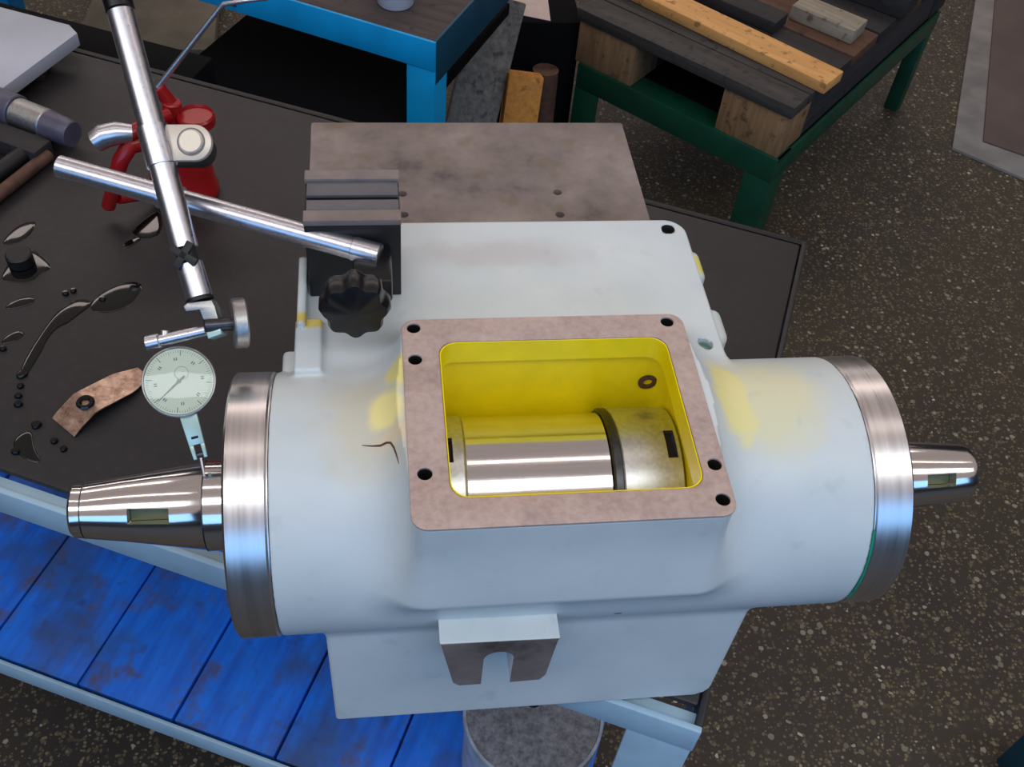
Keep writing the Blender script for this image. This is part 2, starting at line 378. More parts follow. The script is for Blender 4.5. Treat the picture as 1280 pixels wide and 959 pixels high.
bm = NB(); box(bm, UL, 0.162, 0.0085, 0.0125, ZS - 0.026, ZS + 0.004, 0.001); box(bm, UL, 0.162, 0.0125, 0.03, ZS - 0.026, ZS - 0.022); part('shelf_rail', bm, 'railpaint', tb)
bm = NB(); box(bm, UL, 0.162, 0.505, 0.510, ZS - 0.026, ZS + 0.004, 0.001); part('shelf_rail', bm, 'railpaint', tb)
joints = [-0.86, -0.783, -0.674, -0.565, -0.456, -0.348, -0.241, -0.131, -0.022, 0.087, 0.166]
for i, (a, b) in enumerate(zip(joints[:-1], joints[1:])):
    dz = (-0.001, 0.0005, 0.0, -0.0015)[i % 4]
    bm = NB(); box(bm, a + 0.0012, b - 0.0012, 0.0165, 0.503, ZS - 0.018, ZS + dz, 0.0015); part('plank', bm, 'blueboard', tb)

# ================================================================== SPINDLE HEAD
hd = thing('headstock', 'off white cast machine spindle head with open brown topped window, on bench edge', 'machine head', (0.09, 0.08, ZT))
# --- casting from a signed distance field (gives the cast fillets), surface nets
def sd_box(P, x0, x1, y0, y1, z0, z1, r):
    q = [np.abs(P[i] - (a + b) / 2) - (b - a) / 2 + r for i, (a, b) in enumerate(((x0, x1), (y0, y1), (z0, z1)))]
    out = np.sqrt(sum(np.maximum(c, 0) ** 2 for c in q)); return out + np.minimum(np.maximum(np.maximum(q[0], q[1]), q[2]), 0) - r
def sd_ext(P, ax, u0, u1, v0, v1, h0, h1, rc, re):
    """box with corners rounded by rc in the plane of the two other axes and edges re along ax"""
    i, j = [a for a in (0, 1, 2) if a != ax]
    qx = np.abs(P[i] - (u0 + u1) / 2) - (u1 - u0) / 2 + rc; qy = np.abs(P[j] - (v0 + v1) / 2) - (v1 - v0) / 2 + rc
    d2 = np.sqrt(np.maximum(qx, 0) ** 2 + np.maximum(qy, 0) ** 2) + np.minimum(np.maximum(qx, qy), 0) - rc + re
    dh = np.abs(P[ax] - (h0 + h1) / 2) - (h1 - h0) / 2 + re
    return np.sqrt(np.maximum(d2, 0) ** 2 + np.maximum(dh, 0) ** 2) + np.minimum(np.maximum(d2, dh), 0) - re
def sd_cyl(P, ax, c, r, h0, h1, re):
    i, j = [a for a in (0, 1, 2) if a != ax]
    d2 = np.sqrt((P[i] - c[0]) ** 2 + (P[j] - c[1]) ** 2) - r + re
    dh = np.abs(P[ax] - (h0 + h1) / 2) - (h1 - h0) / 2 + re
    return np.sqrt(np.maximum(d2, 0) ** 2 + np.maximum(dh, 0) ** 2) + np.minimum(np.maximum(d2, dh), 0) - re
def smin(a, b, k):
    h = np.maximum(k - np.abs(a - b), 0) / k
    return np.minimum(a, b) - h * h * k * 0.25
CRACK = [(-0.0099, -0.0173, 0.0715), (-0.0048, -0.0185, 0.0715), (0.0003, -0.0193, 0.0715), (0.0051, -0.0188, 0.0720), (0.0080, -0.0200, 0.0735), (0.0100, -0.0235, 0.0745), (0.0112, -0.0280, 0.0750), (0.0118, -0.0330, 0.0750)]
HOLES = [(0.0188, 0.0496), (0.0186, 0.0270), (0.0199, -0.0464), (0.1578, 0.0499), (0.1615, -0.0478), (0.1607, -0.0686)]
def casting(P):
    d = sd_cyl(P, 0, (0, 0), 0.072, -0.0558, 0.2555, 0.0012)
    base = sd_ext(P, 1, -0.034, 0.209, -0.157, 0.02, -0.060, 0.150, 0.0025, 0.0025)
    # big rounded lower right corner of the front face
    qx = P[0] - (0.209 - 0.016); qz = -P[2] - (0.157 - 0.016)
    corner = np.where((qx > 0) & (qz > 0), np.sqrt(qx ** 2 + qz ** 2) - 0.016, -1.0)
    base = np.maximum(base, corner)
    block = sd_ext(P, 2, -0.040, 0.197, 0.0, 0.166, -0.157, 0.060, 0.014, 0.0022)
    d = smin(d, base, 0.0045); d = smin(d, block, 0.006)
    neck = sd_ext(P, 2, 0.0128, 0.1664, -0.0776, 0.0556, 0.020, 0.0838, 0.0078, 0.0012)
    d = np.maximum(smin(d, neck, 0.032), P[2] - 0.0837)
    # ribs and bosses at the sides
    d = smin(d, sd_box(P, -0.0455, -0.0305, 0.0385, 0.078, -0.05, 0.066, 0.002), 0.003)
    d = np.minimum(d, sd_box(P, -0.0445, -0.0395, 0.07, 0.1245, -0.05, 0.070, 0.0012))
    d = np.minimum(d, sd_box(P, -0.0535, -0.040, 0.045, 0.069, -0.05, 0.050, 0.003))
    d = smin(d, sd_box(P, 0.18, 0.2105, 0.132, 0.160, 0.0, 0.040, 0.006), 0.003)
    d = smin(d, sd_box(P, 0.18, 0.2120, 0.078, 0.106, 0.0, 0.040, 0.006), 0.003)
    # window cavity and blind holes
    d = np.maximum(d, -sd_box(P, 0.0265, 0.1600, -0.0645, 0.0455, 0.012, 0.12, 0.006))
    d = np.maximum(d, -sd_box(P, 0.0265, 0.1645, -0.0525, 0.0455, -0.050, 0.064, 0.006))
    d = np.maximum(d, -sd_box(P, 0.15, 0.1645, -0.0645, 0.0455, 0.012, 0.064, 0.006))
    d = np.maximum(d, -sd_cyl(P, 0, (0, 0), 0.0485, 0.020, 0.172, 0.001))
    for x, y, r in ((0.1851, 0.1561, 0.0042), (0.1858, 0.0548, 0.0046)):
        d = np.maximum(d, -sd_cyl(P, 2, (x, y), r, 0.060 - (0.02 if y > 0.1 else 0.006), 0.08, 0.0008))
    for x, y in HOLES:
        d = np.maximum(d, -sd_cyl(P, 2, (x, y), 0.0043, 0.066, 0.09, 0.0004))
    return d
def surface_nets(f, lo, hi, h, iters=2):
    ax = [np.arange(lo[i], hi[i] + h, h) for i in range(3)]
    n = [len(a) for a in ax]
    P = [ax[0][:, None, None].astype(np.float32), ax[1][None, :, None].astype(np.float32), ax[2][None, None, :].astype(np.float32)]
    D = np.broadcast_to(f(P), n).astype(np.float32)
    S = D < 0
    acc = np.zeros([k - 1 for k in n] + [3], np.float32); cnt = np.zeros([k - 1 for k in n], np.float32)
    quads = []
    for a in range(3):
        b, c = [i for i in range(3) if i != a]
        sl = lambda s0, s1: tuple(slice(s0, s1) if i == a else slice(None) for i in range(3))
        d0, d1 = D[sl(0, -1)], D[sl(1, None)]; s0, s1 = S[sl(0, -1)], S[sl(1, None)]
        X = np.argwhere(s0 != s1)
        i0 = tuple(X.T); t = d0[i0] / (d0[i0] - d1[i0]); flip = s0[i0]
        pos = X.astype(np.float32).copy(); pos[:, a] += t
        ok = (X[:, b] > 0) & (X[:, c] > 0) & (X[:, b] < n[b] - 1) & (X[:, c] < n[c] - 1)
        ids = []
        for ob, oc in ((0, 0), (1, 0), (1, 1), (0, 1)):
            Y = X.copy(); Y[:, b] -= ob; Y[:, c] -= oc
            g = (Y[:, b] >= 0) & (Y[:, c] >= 0) & (Y[:, b] < n[b] - 1) & (Y[:, c] < n[c] - 1)
            np.add.at(acc, tuple(Y[g].T), pos[g]); np.add.at(cnt, tuple(Y[g].T), 1)
            ids.append(Y)
        q = np.stack(ids, 1)[ok]; fl = flip[ok]
        if a == 1: fl = ~fl
        q[~fl] = q[~fl][:, ::-1]
        quads.append(q)
    used = cnt > 0; idx = -np.ones(used.shape, np.int64); idx[used] = np.arange(used.sum())
    verts = acc[used] / cnt[used][:, None] * h + np.array([a[0] for a in ax], np.float32)
    q = np.concatenate(quads); faces = idx[q[..., 0], q[..., 1], q[..., 2]]
    verts = verts.astype(np.float64); e = 1e-4
    def grad(v):
        T = [v[:, 0], v[:, 1], v[:, 2]]
        return np.stack([f([T[j] + (e if j == i else 0) for j in range(3)]) - f([T[j] - (e if j == i else 0) for j in range(3)]) for i in range(3)], 1) / (2 * e)
    for _ in range(iters):
        g = grad(verts); d = f([verts[:, 0], verts[:, 1], verts[:, 2]])
        st = (d / np.maximum((g ** 2).sum(1), 0.3))[:, None] * g
        verts -= np.clip(st, -h * 0.6, h * 0.6)
    g = grad(verts); g /= np.maximum(np.linalg.norm(g, axis=1), 1e-6)[:, None]
    return verts, faces, g
vs, fs, nrm = surface_nets(casting, (-0.062, -0.096, -0.162), (0.262, 0.172, 0.092), 0.0016)
vs -= np.array(hd.location)
me = bpy.data.meshes.new('housing'); nv, nf = len(vs), len(fs)
me.vertices.add(nv); me.vertices.foreach_set('co', vs.ravel().astype(np.float32))
me.loops.add(nf * 4); me.loops.foreach_set('vertex_index', fs.ravel().astype(np.int32))
me.polygons.add(nf); me.polygons.foreach_set('loop_start', np.arange(0, nf * 4, 4, dtype=np.int32))
me.update(calc_edges=True); me.validate()
me.materials.append(M['paint'])
me.polygons.foreach_set('use_smooth', np.ones(len(me.polygons), bool))
if len(me.vertices) == nv: me.normals_split_custom_set_from_vertices(nrm.tolist())
o = bpy.data.objects.new('housing', me); COL.objects.link(o); o.parent = hd
HOUSING = o
# --- brown scraped cover face
bm = NB(); prism(bm, rrect(0.0122, 0.1668, -0.0780, 0.0560, 0.008), 0.0834, 0.0850,
                 [rrect(0.0312, 0.1545, -0.0612, 0.0390, 0.009)] + [circ(x, y, 0.0036, 18) for x, y in HOLES], bev=0.0005)
part('cover_face', bm, 'scraped', hd, label='brown scraped rectangular mounting face')
for x, y in HOLES:
    bm = NB(); lathe(bm, [(0.0040, 0.0834), (0.0036, 0.0834), (0.0036, 0.070), (0, 0.070), (0, 0.069), (0.0040, 0.069)], Matrix.Translation((x, y, 0)), 18)
    part('screw_hole_shade', bm, 'hole', hd)
bm = NB(); lathe(bm, [(0.0044, 0.0596), (0.0039, 0.0599), (0.0037, 0.0596), (0.0037, 0.0480), (0, 0.0480), (0, 0.0470), (0.0044, 0.0470)], Matrix.Translation((0.1851, 0.1561, 0)), 20)
part('screw_hole_shade', bm, 'hole', hd)
# short dark crack in the paint left of the neck, laid on the surface
def snap(p):
    p = V(p)
    for _ in range(12):
        f0 = float(casting([np.array(c_) for c_ in p])); e = 1e-4
        gr = V([float(casting([np.array(p[j] + (e if j == i else 0)) for j in range(3)])) - f0 for i in range(3)]) / e
        p = p - gr * (f0 / max(gr.length_squared, 0.3))
    return p
bm = NB(); tube(bm, [snap(p) for p in CRACK], [0.0002, 0.0004, 0.0006, 0.0006, 0.0006, 0.0006, 0.0005, 0.0002], 6); part('paint_crack', bm, 'rust', hd, label='thin dark crack in the paint')
# --- yellow painted inside of the window
bm = NB()
rings = []
for z, g_, gx, yf, r in ((0.0845, -0.0008, -0.0008, -0.0604, 0.009), (0.0690, -0.0004, -0.0004, -0.0606, 0.009), (0.0684, 0.0022, 0.0022, -0.0625, 0.010), (0.056, 0.0024, 0.0078, -0.0625, 0.010), (0.018, 0.0030, 0.0082, -0.0625, 0.010), (0.012, 0.0032, 0.0082, -0.0505, 0.010), (-0.044, 0.0034, 0.0082, -0.0505, 0.010)):
    rings.append([bm.verts.new((x, y, z)) for x, y in rrect(0.0312 - g_, 0.1545 + gx, yf, 0.0390 + g_, r)])
outer = []
for z, yf, gx in ((-0.0475, -0.0518, 0.0092), (0.0135, -0.0518, 0.0092), (0.0165, -0.0638, 0.0092), (0.058, -0.0638, 0.0092), (0.066, -0.0638, 0.0042), (0.0832, -0.0638, 0.0042)):
    outer.append([bm.verts.new((x, y, z)) for x, y in rrect(0.0312 - 0.0042, 0.1545 + gx, yf, 0.0390 + 0.0046, 0.010)])
nr = len(rings[0])
neck_ring = [bm.verts.new((x, y, 0.0833)) for x, y in rrect(0.0312 + 0.0003, 0.1545 - 0.0003, -0.0612 + 0.0003, 0.0390 - 0.0003, 0.009)]
top_out = [bm.verts.new((x, y, 0.0845)) for x, y in rrect(0.0312 + 0.0003, 0.1545 - 0.0003, -0.0612 + 0.0003, 0.0390 - 0.0003, 0.009)]
chain = [*outer, neck_ring, top_out] + rings
for a, b in zip(chain[:-1], chain[1:]):
    for i in range(nr): bm.faces.new((a[i], a[(i + 1) % nr], b[(i + 1) % nr], b[i]))
bm.faces.new(rings[-1][::-1]); bm.faces.new(outer[0])
part('window_lining', bm, 'yellow', hd, label='bright yellow painted inside walls of the window')
bm = NB(); lathe(bm, [(0.0028, 0), (0.0054, 0.0002), (0.0056, 0.0014), (0.0028, 0.0018), (0.0028, 0)], frame((0, -1, 0), None, (0.1520, 0.0418, 0.045)), 24, True)
part('oil_port', bm, 'rust', hd)
# --- spindle in the window
XA = lambda x: frame((1, 0, 0), (0, 1, 0), (x, 0, 0))
bm = NB(); lathe(bm, [(0, 0), (0.0430, 0), (0.0437, 0.0006), (0.0437, 0.078), (0.043, 0.0786), (0, 0.0786)], XA(0.0440), 96); sp = part('spindle', bm, 'bright', hd, label='bright polished steel spindle')
def slotted(name, x0, x1, r, mat, sx0, sx1, a_deg, half, label):
    bm = NB(); lathe(bm, [(0.02, 0), (r - 0.0008, 0), (r, 0.0008), (r, x1 - x0 - 0.0008), (r - 0.0008, x1 - x0), (0.02, x1 - x0)], XA(x0), 96, True)
    o = part(name, bm, mat, sp, label=label)
    a = math.radians(a_deg); n = V((0, -math.cos(a), math.sin(a))); t = V((0, math.sin(a), math.cos(a)))
    cb = NB(); mt = Matrix((V((1, 0, 0)), t, n)).transposed().to_4x4()
    box(cb, sx0, sx1, -half, half, r - 0.006, r + 0.01); cb.transform(Matrix.Translation(-V(hd.location)) @ mt)
    cut(o, cb)
    bm = NB(); box(bm, sx0 + 0.0001, sx1 - 0.0001, -half + 0.0001, half - 0.0001, r - 0.0058, r - 0.0045, 0, mt); part('slot', bm, 'hole', sp)
    return o
slotted('lock_nut', 0.0298, 0.0438, 0.0444, 'matsteel', 0.0326, 0.0375, 88, 0.0080, 'grey slotted lock nut')
bm = NB(); lathe(bm, [(0.02, 0), (0.0452, 0), (0.0462, 0.001), (0.0462, 0.0042), (0.045, 0.0052), (0.02, 0.0052)], XA(0.1228), 96, True); part('spacer_ring', bm, 'darksteel', sp, label='dark spacer ring')
slotted('bearing_sleeve', 0.1282, 0.1615, 0.0458, 'matsteel', 0.1535, 0.1590, 85, 0.0088, 'matt grey bearing sleeve')
# --- end flanges
bm = NB(); lathe(bm, [(0.026, 0), (0.0712, 0), (0.0725, 0.0012), (0.0725, 0.0204), (0.0717, 0.0214), (0.0717, 0.0220), (0.026, 0.0220)], XA(-0.0780), 128, True); part('end_flange', bm, 'flange', hd, label='bright turned steel flange on the left end')
bm = NB(); lathe(bm, [(0.0225, 0.0), (0.0715, 0.0), (0.0715, 0.0006), (0.0722, 0.0014), (0.0722, 0.0206), (0.0708, 0.0219), (0.0225, 0.0219)], XA(0.2558), 128, True); part('end_flange', bm, 'flange', hd, label='bright turned steel flange on the right end')
bm = NB(); lathe(bm, [(0.0716, 0), (0.0727, 0), (0.0727, 0.0009), (0.0716, 0.0009)], frame((1, 0, 0), (0, -1, 0), (0.2552, 0, 0)), 40, True, math.radians(-32), math.radians(12)); part('gasket', bm, 'green_line', hd, label='green sealing line')
# --- lug with U slot
def lug_outline():
    pts = [(0.0270, -0.0135), (0.0908, -0.0150), (0.0902, -0.0175), (0.0875, -0.0575), (0.0845, -0.0632), (0.0675, -0.0640)]
    pts += [(0.0592 + 0.0083 * math.cos(t), -0.0340 + 0.0083 * math.sin(t)) for t in [math.pi * i / 10 for i in range(11)]]
    pts += [(0.0509, -0.0640), (0.0385, -0.0640), (0.0350, -0.0600)]
    return pts
LM = frame((0, -1, 0), (1, 0, 0), (0, 0, 0))
bm = NB(); prism(bm, [(x, z) for x, z in lug_outline()], 0.0560, 0.0845, mat=LM, bev=0.0006); lug = part('clamp_lug', bm, 'paint', hd)
bm = NB(); prism(bm, [(x * 0.985 + 0.0009, z * 0.985 - 0.0006) for x, z in lug_outline()], 0.0846, 0.0850, mat=LM); part('machined_face', bm, 'plate', lug, label='bare grey machined face with a U slot')
# --- rear machined slide plate and its foot
bm = NB(); prism(bm, rrect(-0.0425, 0.1815, 0.1667, 0.2920, 0.002), 0.0200, 0.0450, [circ(x, y, 0.0028, 14) for x, y in ((0.123, 0.2125), (0.1215, 0.1892), (0.0187, 0.2121), (0.0189, 0.1908))], bev=0.0008)
sl = part('slide_plate', bm, 'plate', hd, label='stained grey ground steel plate at the back')
bm = NB(); box(bm, -0.036, 0.176, 0.1667, 0.285, ZT, 0.0198, 0.003); part('rear_foot', bm, 'paint', hd)

# ================================================================== TAPER SLEEVES
def nose(name, label, prof, x0, sgn, slot, a_deg, half, groove):
    t = thing(name, label, 'taper sleeve', (x0, 0, 0))
    bm = NB(); lathe(bm, prof, frame((sgn, 0, 0), (0, 1, 0), (x0, 0, 0)), 96)
    b = part('sleeve_body', bm, 'bright', t)
    a = math.radians(a_deg); n = V((0, -math.cos(a), math.sin(a))); tt = V((0, math.sin(a), math.cos(a)))
    mt = Matrix((V((1, 0, 0)), tt, n)).transposed().to_4x4()
    cb = NB(); prism(cb, rrect(slot[0], slot[1], -half, half, 0.0004), 0.009, 0.05); cb.transform(Matrix.Translation((-x0, 0, 0)) @ mt)
    cut(b, cb)
    bm = NB(); box(bm, slot[0] + 0.0002, slot[1] - 0.0002, -half + 0.0002, half - 0.0002, 0.0092, 0.0105, 0, mt)
    part('drift_slot', bm, 'olive', t, label='oily floor of the drift slot')
    for x, r in groove:
        bm = NB(); lathe(bm, [(r - 0.001, 0), (r + 0.00012, 0), (r + 0.00012, 0.0007), (r - 0.001, 0.0007)], XA(x), 64, True); part('groove', bm, 'darksteel', t)
nose('taper_sleeve', 'polished taper sleeve under the dial indicator at the left end of the head',
     [(0, 0.0), (0.0250, 0.0), (0.0250, 0.0166), (0.0245, 0.0172), (0.0178, 0.0600), (0.0152, 0.0812), (0.0150, 0.0818), (0.0146, 0.0868), (0.0132, 0.0882), (0, 0.0882)], -0.0782, -1, (-0.1345, -0.1125), 42, 0.0042, [(-0.0954, 0.02495), (-0.1600, 0.0151)])
nose('taper_sleeve', 'short polished taper sleeve at the right end of the head, above bare floor',
     [(0, 0.0), (0.0220, 0.0), (0.0218, 0.010), (0.0176, 0.0655), (0.0164, 0.0690), (0, 0.0690)], 0.2779, 1, (0.3135, 0.3320), 42, 0.0040, [])

# ================================================================== MAGNETIC STAND
st = thing('magnetic_stand', 'magnetic indicator stand with crossed chrome rods standing on the white head', 'indicator stand', (-0.012, 0.122, 0.0602))
X0, X1, Y0, Y1, ZB, ZTt = -0.0380, 0.0140, 0.1005, 0.1445, 0.0602, 0.1166
bm = NB(); box(bm, X0, X1, Y0, Y1, ZB, ZTt - 0.004, 0.0006); bs = part('magnet_base', bm, 'black', st, label='black magnetic base block')
bm = NB()
box(bm, X0 - 0.0003, X1 + 0.0003, Y0, Y0 + 0.0088, ZTt - 0.0038, ZTt, 0.0004); part('pole_strip', bm, 'plate', bs)
bm = NB(); box(bm, X0 + 0.0012, X1 - 0.0006, Y0 + 0.0090, Y0 + 0.0195, ZTt - 0.0039, ZTt - 0.0016, 0.0003); part('pole_strip', bm, 'grooved', bs, label='darker recessed strip')
bm = NB(); box(bm, X0 + 0.0010, X1 - 0.0006, Y1 - 0.0205, Y1 - 0.0085, ZTt - 0.0039, ZTt - 0.0016, 0.0003); part('pole_strip', bm, 'grooved', bs, label='darker recessed strip')
bm = NB(); box(bm, X0 - 0.0003, X1 + 0.0003, Y1 - 0.0083, Y1, ZTt - 0.0038, ZTt, 0.0004); part('pole_strip', bm, 'plate', bs)
# rods
LA = V((0.0015, 0.0900, 0.1005)); LB = V((-0.1728, 0.1535, 0.1130))
ld = (LB - LA).normalized()
bm = NB(); cyl(bm, LA, LB, 0.0063, 40, 0.0006); part('long_rod', bm, 'chrome', st)
bm = NB(); cyl(bm, LA - ld * 0.0008, LA + ld * 0.0150, 0.0067, 40, 0.0005); part('rod_collar', bm, 'chrome', st, label='collar at the rod end')
bm = NB(); box(bm, -0.0125, 0.0085, 0.0700, 0.1002, 0.0840, 0.1000, 0.002); part('rod_clamp', bm, 'blackplastic', st)
# star knob
KC = V((-0.0116, 0.054, 0.1000)); ka = V((0, -1, 0.12)).normalized()
bm = NB(); n = 96; prof = [(0.30, 0.0), (0.90, 0.001), (1.0, 0.004), (1.0, 0.0120), (0.90, 0.0160), (0.55, 0.0175), (0.0, 0.0180)]
km = frame(ka, (1, 0, 0), KC - ka * 0.008); rings = []
for r, h in prof:
    if r == 0: rings.append([bm.verts.new(km @ V((0, 0, h)))] * n); continue
    rings.append([bm.verts.new(km @ V((0.0174 * r * (1 + 0.075 * math.cos(8 * 2 * math.pi * i / n) * min(1, r * 1.2)) * math.cos(2 * math.pi * i / n), 0.0174 * r * (1 + 0.075 * math.cos(8 * 2 * math.pi * i / n) * min(1, r * 1.2)) * math.sin(2 * math.pi * i / n), h))) for i in range(n)])
for a, b in zip(rings[:-1], rings[1:]):
    for i in range(n):
        q = []
        for v in (a[i], a[(i + 1) % n], b[(i + 1) % n], b[i]):
            if v not in q: q.append(v)
        bm.faces.new(q)
bm.faces.new(rings[0][::-1])
part('star_knob', bm, 'blackplastic', st, label='black eight lobed star knob')
bm = NB(); cyl(bm, KC - ka * 0.008, V((-0.0085, 0.071, 0.0955)), 0.0068, 20); part('knob_screw', bm, 'dullsteel', st)
# upper rod
UA = V((-0.1321, 0.1953, 0.1958)); UB = V((-0.0988, 0.0866, 0.1075)); UE = V((-0.0924, 0.0675, 0.0920))
ud = (UB - UA).normalized()
bm = NB(); cyl(bm, UA + ud * 0.012, UB - ud * 0.002, 0.0070, 40, 0.0006); part('upper_rod', bm, 'chrome', st)
bm = NB(); cyl(bm, UA - ud * 0.04, UA + ud * 0.0125, 0.0076, 32); part('end_cap', bm, 'blackplastic', st, label='black cap on the upper rod end')
bm = NB(); cyl(bm, UB - ud * 0.003, UB + ud * 0.007, 0.0055, 24)
side = ud.cross(FWD).normalized()
for ang in (45, -45):
    dr = (side * math.cos(math.radians(ang)) + ud * math.sin(math.radians(ang)))
    c0 = UB - FWD * 0.0058 + ud * 0.0022
    box(bm, -0.0078, 0.0078, -0.0020, 0.0020, -0.001, 0.0022, 0.0004, frame(-FWD, dr, c0))
part('cross_joint', bm, 'black', st, label='small black cross shaped joint')
bm = NB(); cyl(bm, UB + ud * 0.0058, UE - ud * 0.0004, 0.0070, 40, 0.0006); part('lower_sleeve', bm, 'chrome', st)
bm = NB(); lathe(bm, [(0, 0), (0.0073, 0), (0.0073, 0.0014), (0, 0.0014)], frame(ud, None, UE - ud * 0.0004), 32); part('ring', bm, 'black', st)
# swivel: collar + cream plate + bolt + dark body reaching to the long rod
SA, SB = UA.lerp(UB, 0.525), UA.lerp(UB, 0.67)
bm = NB(); lathe(bm, [(0.00705, 0), (0.0081, 0), (0.0081, (SB - SA).length), (0.00705, (SB - SA).length)], frame(SB - SA, None, SA), 40, True); sw = part('swivel_collar', bm, 'chrome', st)
PB = V((-0.0941, 0.1301, 0.1458))
pm = Matrix((RIGHT, UP, -FWD)).transposed().to_4x4(); pm.translation = PB
out = [(-0.0205, 0.0092), (-0.0165, -0.0098)] + [(0.0015 + 0.0092 * math.cos(t), -0.0003 + 0.0095 * math.sin(t)) for t in [math.radians(-90 + 180 * i / 16) for i in range(17)]]
bm = NB(); prism(bm, out, -0.0025, 0.0015, mat=pm, bev=0.0006); part('swivel_plate', bm, 'beige', st, label='cream coloured swivel plate')
bm = NB(); prism(bm, [(x * 0.86 - 0.0015, y * 0.92 - 0.0004) for x, y in out], -0.0200, -0.0026, mat=pm, bev=0.0008); part('swivel_body', bm, 'black', st)
bm = NB(); lathe(bm, [(0, 0.0034), (0.0056, 0.0034), (0.0064, 0.0026), (0.0064, 0.0014), (0, 0.0014)], pm, 40); sb_ = part('swivel_bolt', bm, 'beige', st)
bm = NB(); lathe(bm, [(0.0066, 0.0012), (0.0074, 0.0012), (0.0074, 0.0017), (0.0066, 0.0017)], pm, 40, True); part('bolt_rim', bm, 'darksteel', st)
lc = LA + ld * 0.114
bm = NB(); lathe(bm, [(0.0064, 0), (0.0076, 0), (0.0076, 0.012), (0.0064, 0.012)], frame(ld, None, lc), 40, True); part('rod_collar', bm, 'chrome', st)
# fork, thumb knob and cross stem
FT, FB = V((-0.0913, 0.0645, 0.0896)), V((-0.0850, 0.0536, 0.0813)); fd = (FB - FT).normalized()
fm = frame(-FWD, RIGHT, FT)
ux = V((fd.dot(RIGHT), fd.dot(UP)))
def scr(px, py): return ((px - 253) / 2376, -(py - 383) / 2376)      # metres in the fork's own plane
bm = NB(); prism(bm, [scr(*p) for p in ((233, 384), (238, 379), (268, 376), (272, 384), (279, 411), (263, 414), (253, 388), (236, 390))], -0.005, 0.005, mat=fm, bev=0.0005); fk = part('fork', bm, 'dullsteel', st)
bm = NB(); prism(bm, [scr(*p) for p in ((260, 411), (279, 408), (281, 418), (264, 424))], -0.0062, 0.0060, mat=fm, bev=0.0006); part('fork_foot', bm, 'mint', st)
tk = V((-0.0723, 0.0558, 0.0853)); tax = (RIGHT * 0.93 + UP * 0.10 - FWD * -0.35).normalized()
bm = NB(); n = 60; km = frame(tax, UP, tk - tax * 0.0035); rings = []
for r, h in ((0.009, 0.0), (0.0125, 0.0), (0.0131, 0.0008), (0.0131, 0.0064), (0.0124, 0.0072), (0.004, 0.0072)):
    rings.append([bm.verts.new(km @ V(((r + (0.00025 if i % 2 and r > 0.012 else 0)) * math.cos(2 * math.pi * i / n), (r + (0.00025 if i % 2 and r > 0.012 else 0)) * math.sin(2 * math.pi * i / n), h))) for i in range(n)])
for a, b in zip(rings[:-1], rings[1:]):
    for i in range(n): bm.faces.new((a[i], a[(i + 1) % n], b[(i + 1) % n], b[i]))
bm.faces.new(rings[0][::-1]); bm.faces.new(rings[-1]); part('thumb_knob', bm, 'dullsteel', st, label='round knurled thumb knob seen edge on')
bm = NB(); cyl(bm, tk - tax * 0.003, tk - tax * 0.018, 0.0035, 16); part('knob_screw', bm, 'darksteel', st)
CA, CB_ = V((-0.1200, 0.0527, 0.0748)), V((-0.0860, 0.0552, 0.0822))
cdv = (CB_ - CA).normalized()
bm = NB(); cyl(bm, CA + cdv * 0.006, CB_, 0.0031, 24); part('cross_stem', bm, 'chrome', st)
bm = NB(); cyl(bm, CA - cdv * 0.001, CA + cdv * 0.0065, 0.0042, 24); part('stem_clamp', bm, 'chrome', st)
bm = NB(); cyl(bm, CA + cdv * 0.009 + UP * 0.002, CA + cdv * 0.009 + UP * 0.0048, 0.0022, 16); part('clamp_screw', bm, 'chrome', st)

# ================================================================== DIAL INDICATOR
dc = V((-0.1046, 0.0360, 0.0627))
di = thing('dial_indicator', 'round pale green faced dial test indicator hanging above the left taper sleeve', 'dial indicator', tuple(dc))
dn = (-FWD + RIGHT * 0.20 + UP * 0.16).normalized()
dm = frame(dn, RIGHT, dc)
bm = NB(); lathe(bm, [(0, -0.0095), (0.0165, -0.0095), (0.0178, -0.0080), (0.0182, -0.0030), (0.0190, -0.0024), (0.0190, 0.0004), (0.0186, 0.0012), (0.0180, 0.0014), (0.0176, 0.0002), (0, 0.0002)], dm, 72); cs = part('dial_case', bm, 'dullsteel', di)
bm = NB(); lathe(bm, [(0, 0.0005), (0.0176, 0.0005), (0.0176, 0.0003), (0, 0.0003)], dm, 72); fc = part('dial_face', bm, 'dialface', di, label='pale green dial face')
bm = NB()
for i in range(80):
    a = 2 * math.pi * i / 80; L = 0.0030 if i % 10 == 0 else (0.0021 if i % 5 == 0 else 0.0013); wd = 0.00022 if i % 10 == 0 else 0.00010
    rm = dm @ Matrix.Rotation(a, 4, 'Z'); box(bm, 0.0168 - L, 0.0168, -wd, wd, 0.0005, 0.00056, 0, rm)
for i in range(8):
    a = 2 * math.pi * (i + 0.0) / 8 + 0.2; rm = dm @ Matrix.Rotation(a, 4, 'Z')
    box(bm, 0.0112, 0.0128, -0.0008, -0.0002, 0.0005, 0.00056, 0, rm); box(bm, 0.0112, 0.0128, 0.0003, 0.0009, 0.0005, 0.00056, 0, rm)
lathe(bm, [(0.0034, 0.0005), (0.0036, 0.0005), (0.0036, 0.00056), (0.0034, 0.00056)], dm @ Matrix.Translation((0.001, 0.0045, 0)), 32, True)
part('scale_marks', bm, 'tick', fc)
bm = NB(); rm = dm @ Matrix.Rotation(math.radians(228), 4, 'Z'); prism(bm, [(-0.004, -0.0005), (0.003, -0.0005), (0.0150, -0.00012), (0.0150, 0.00012), (0.003, 0.0005), (-0.004, 0.0005)], 0.0008, 0.0010, mat=rm)
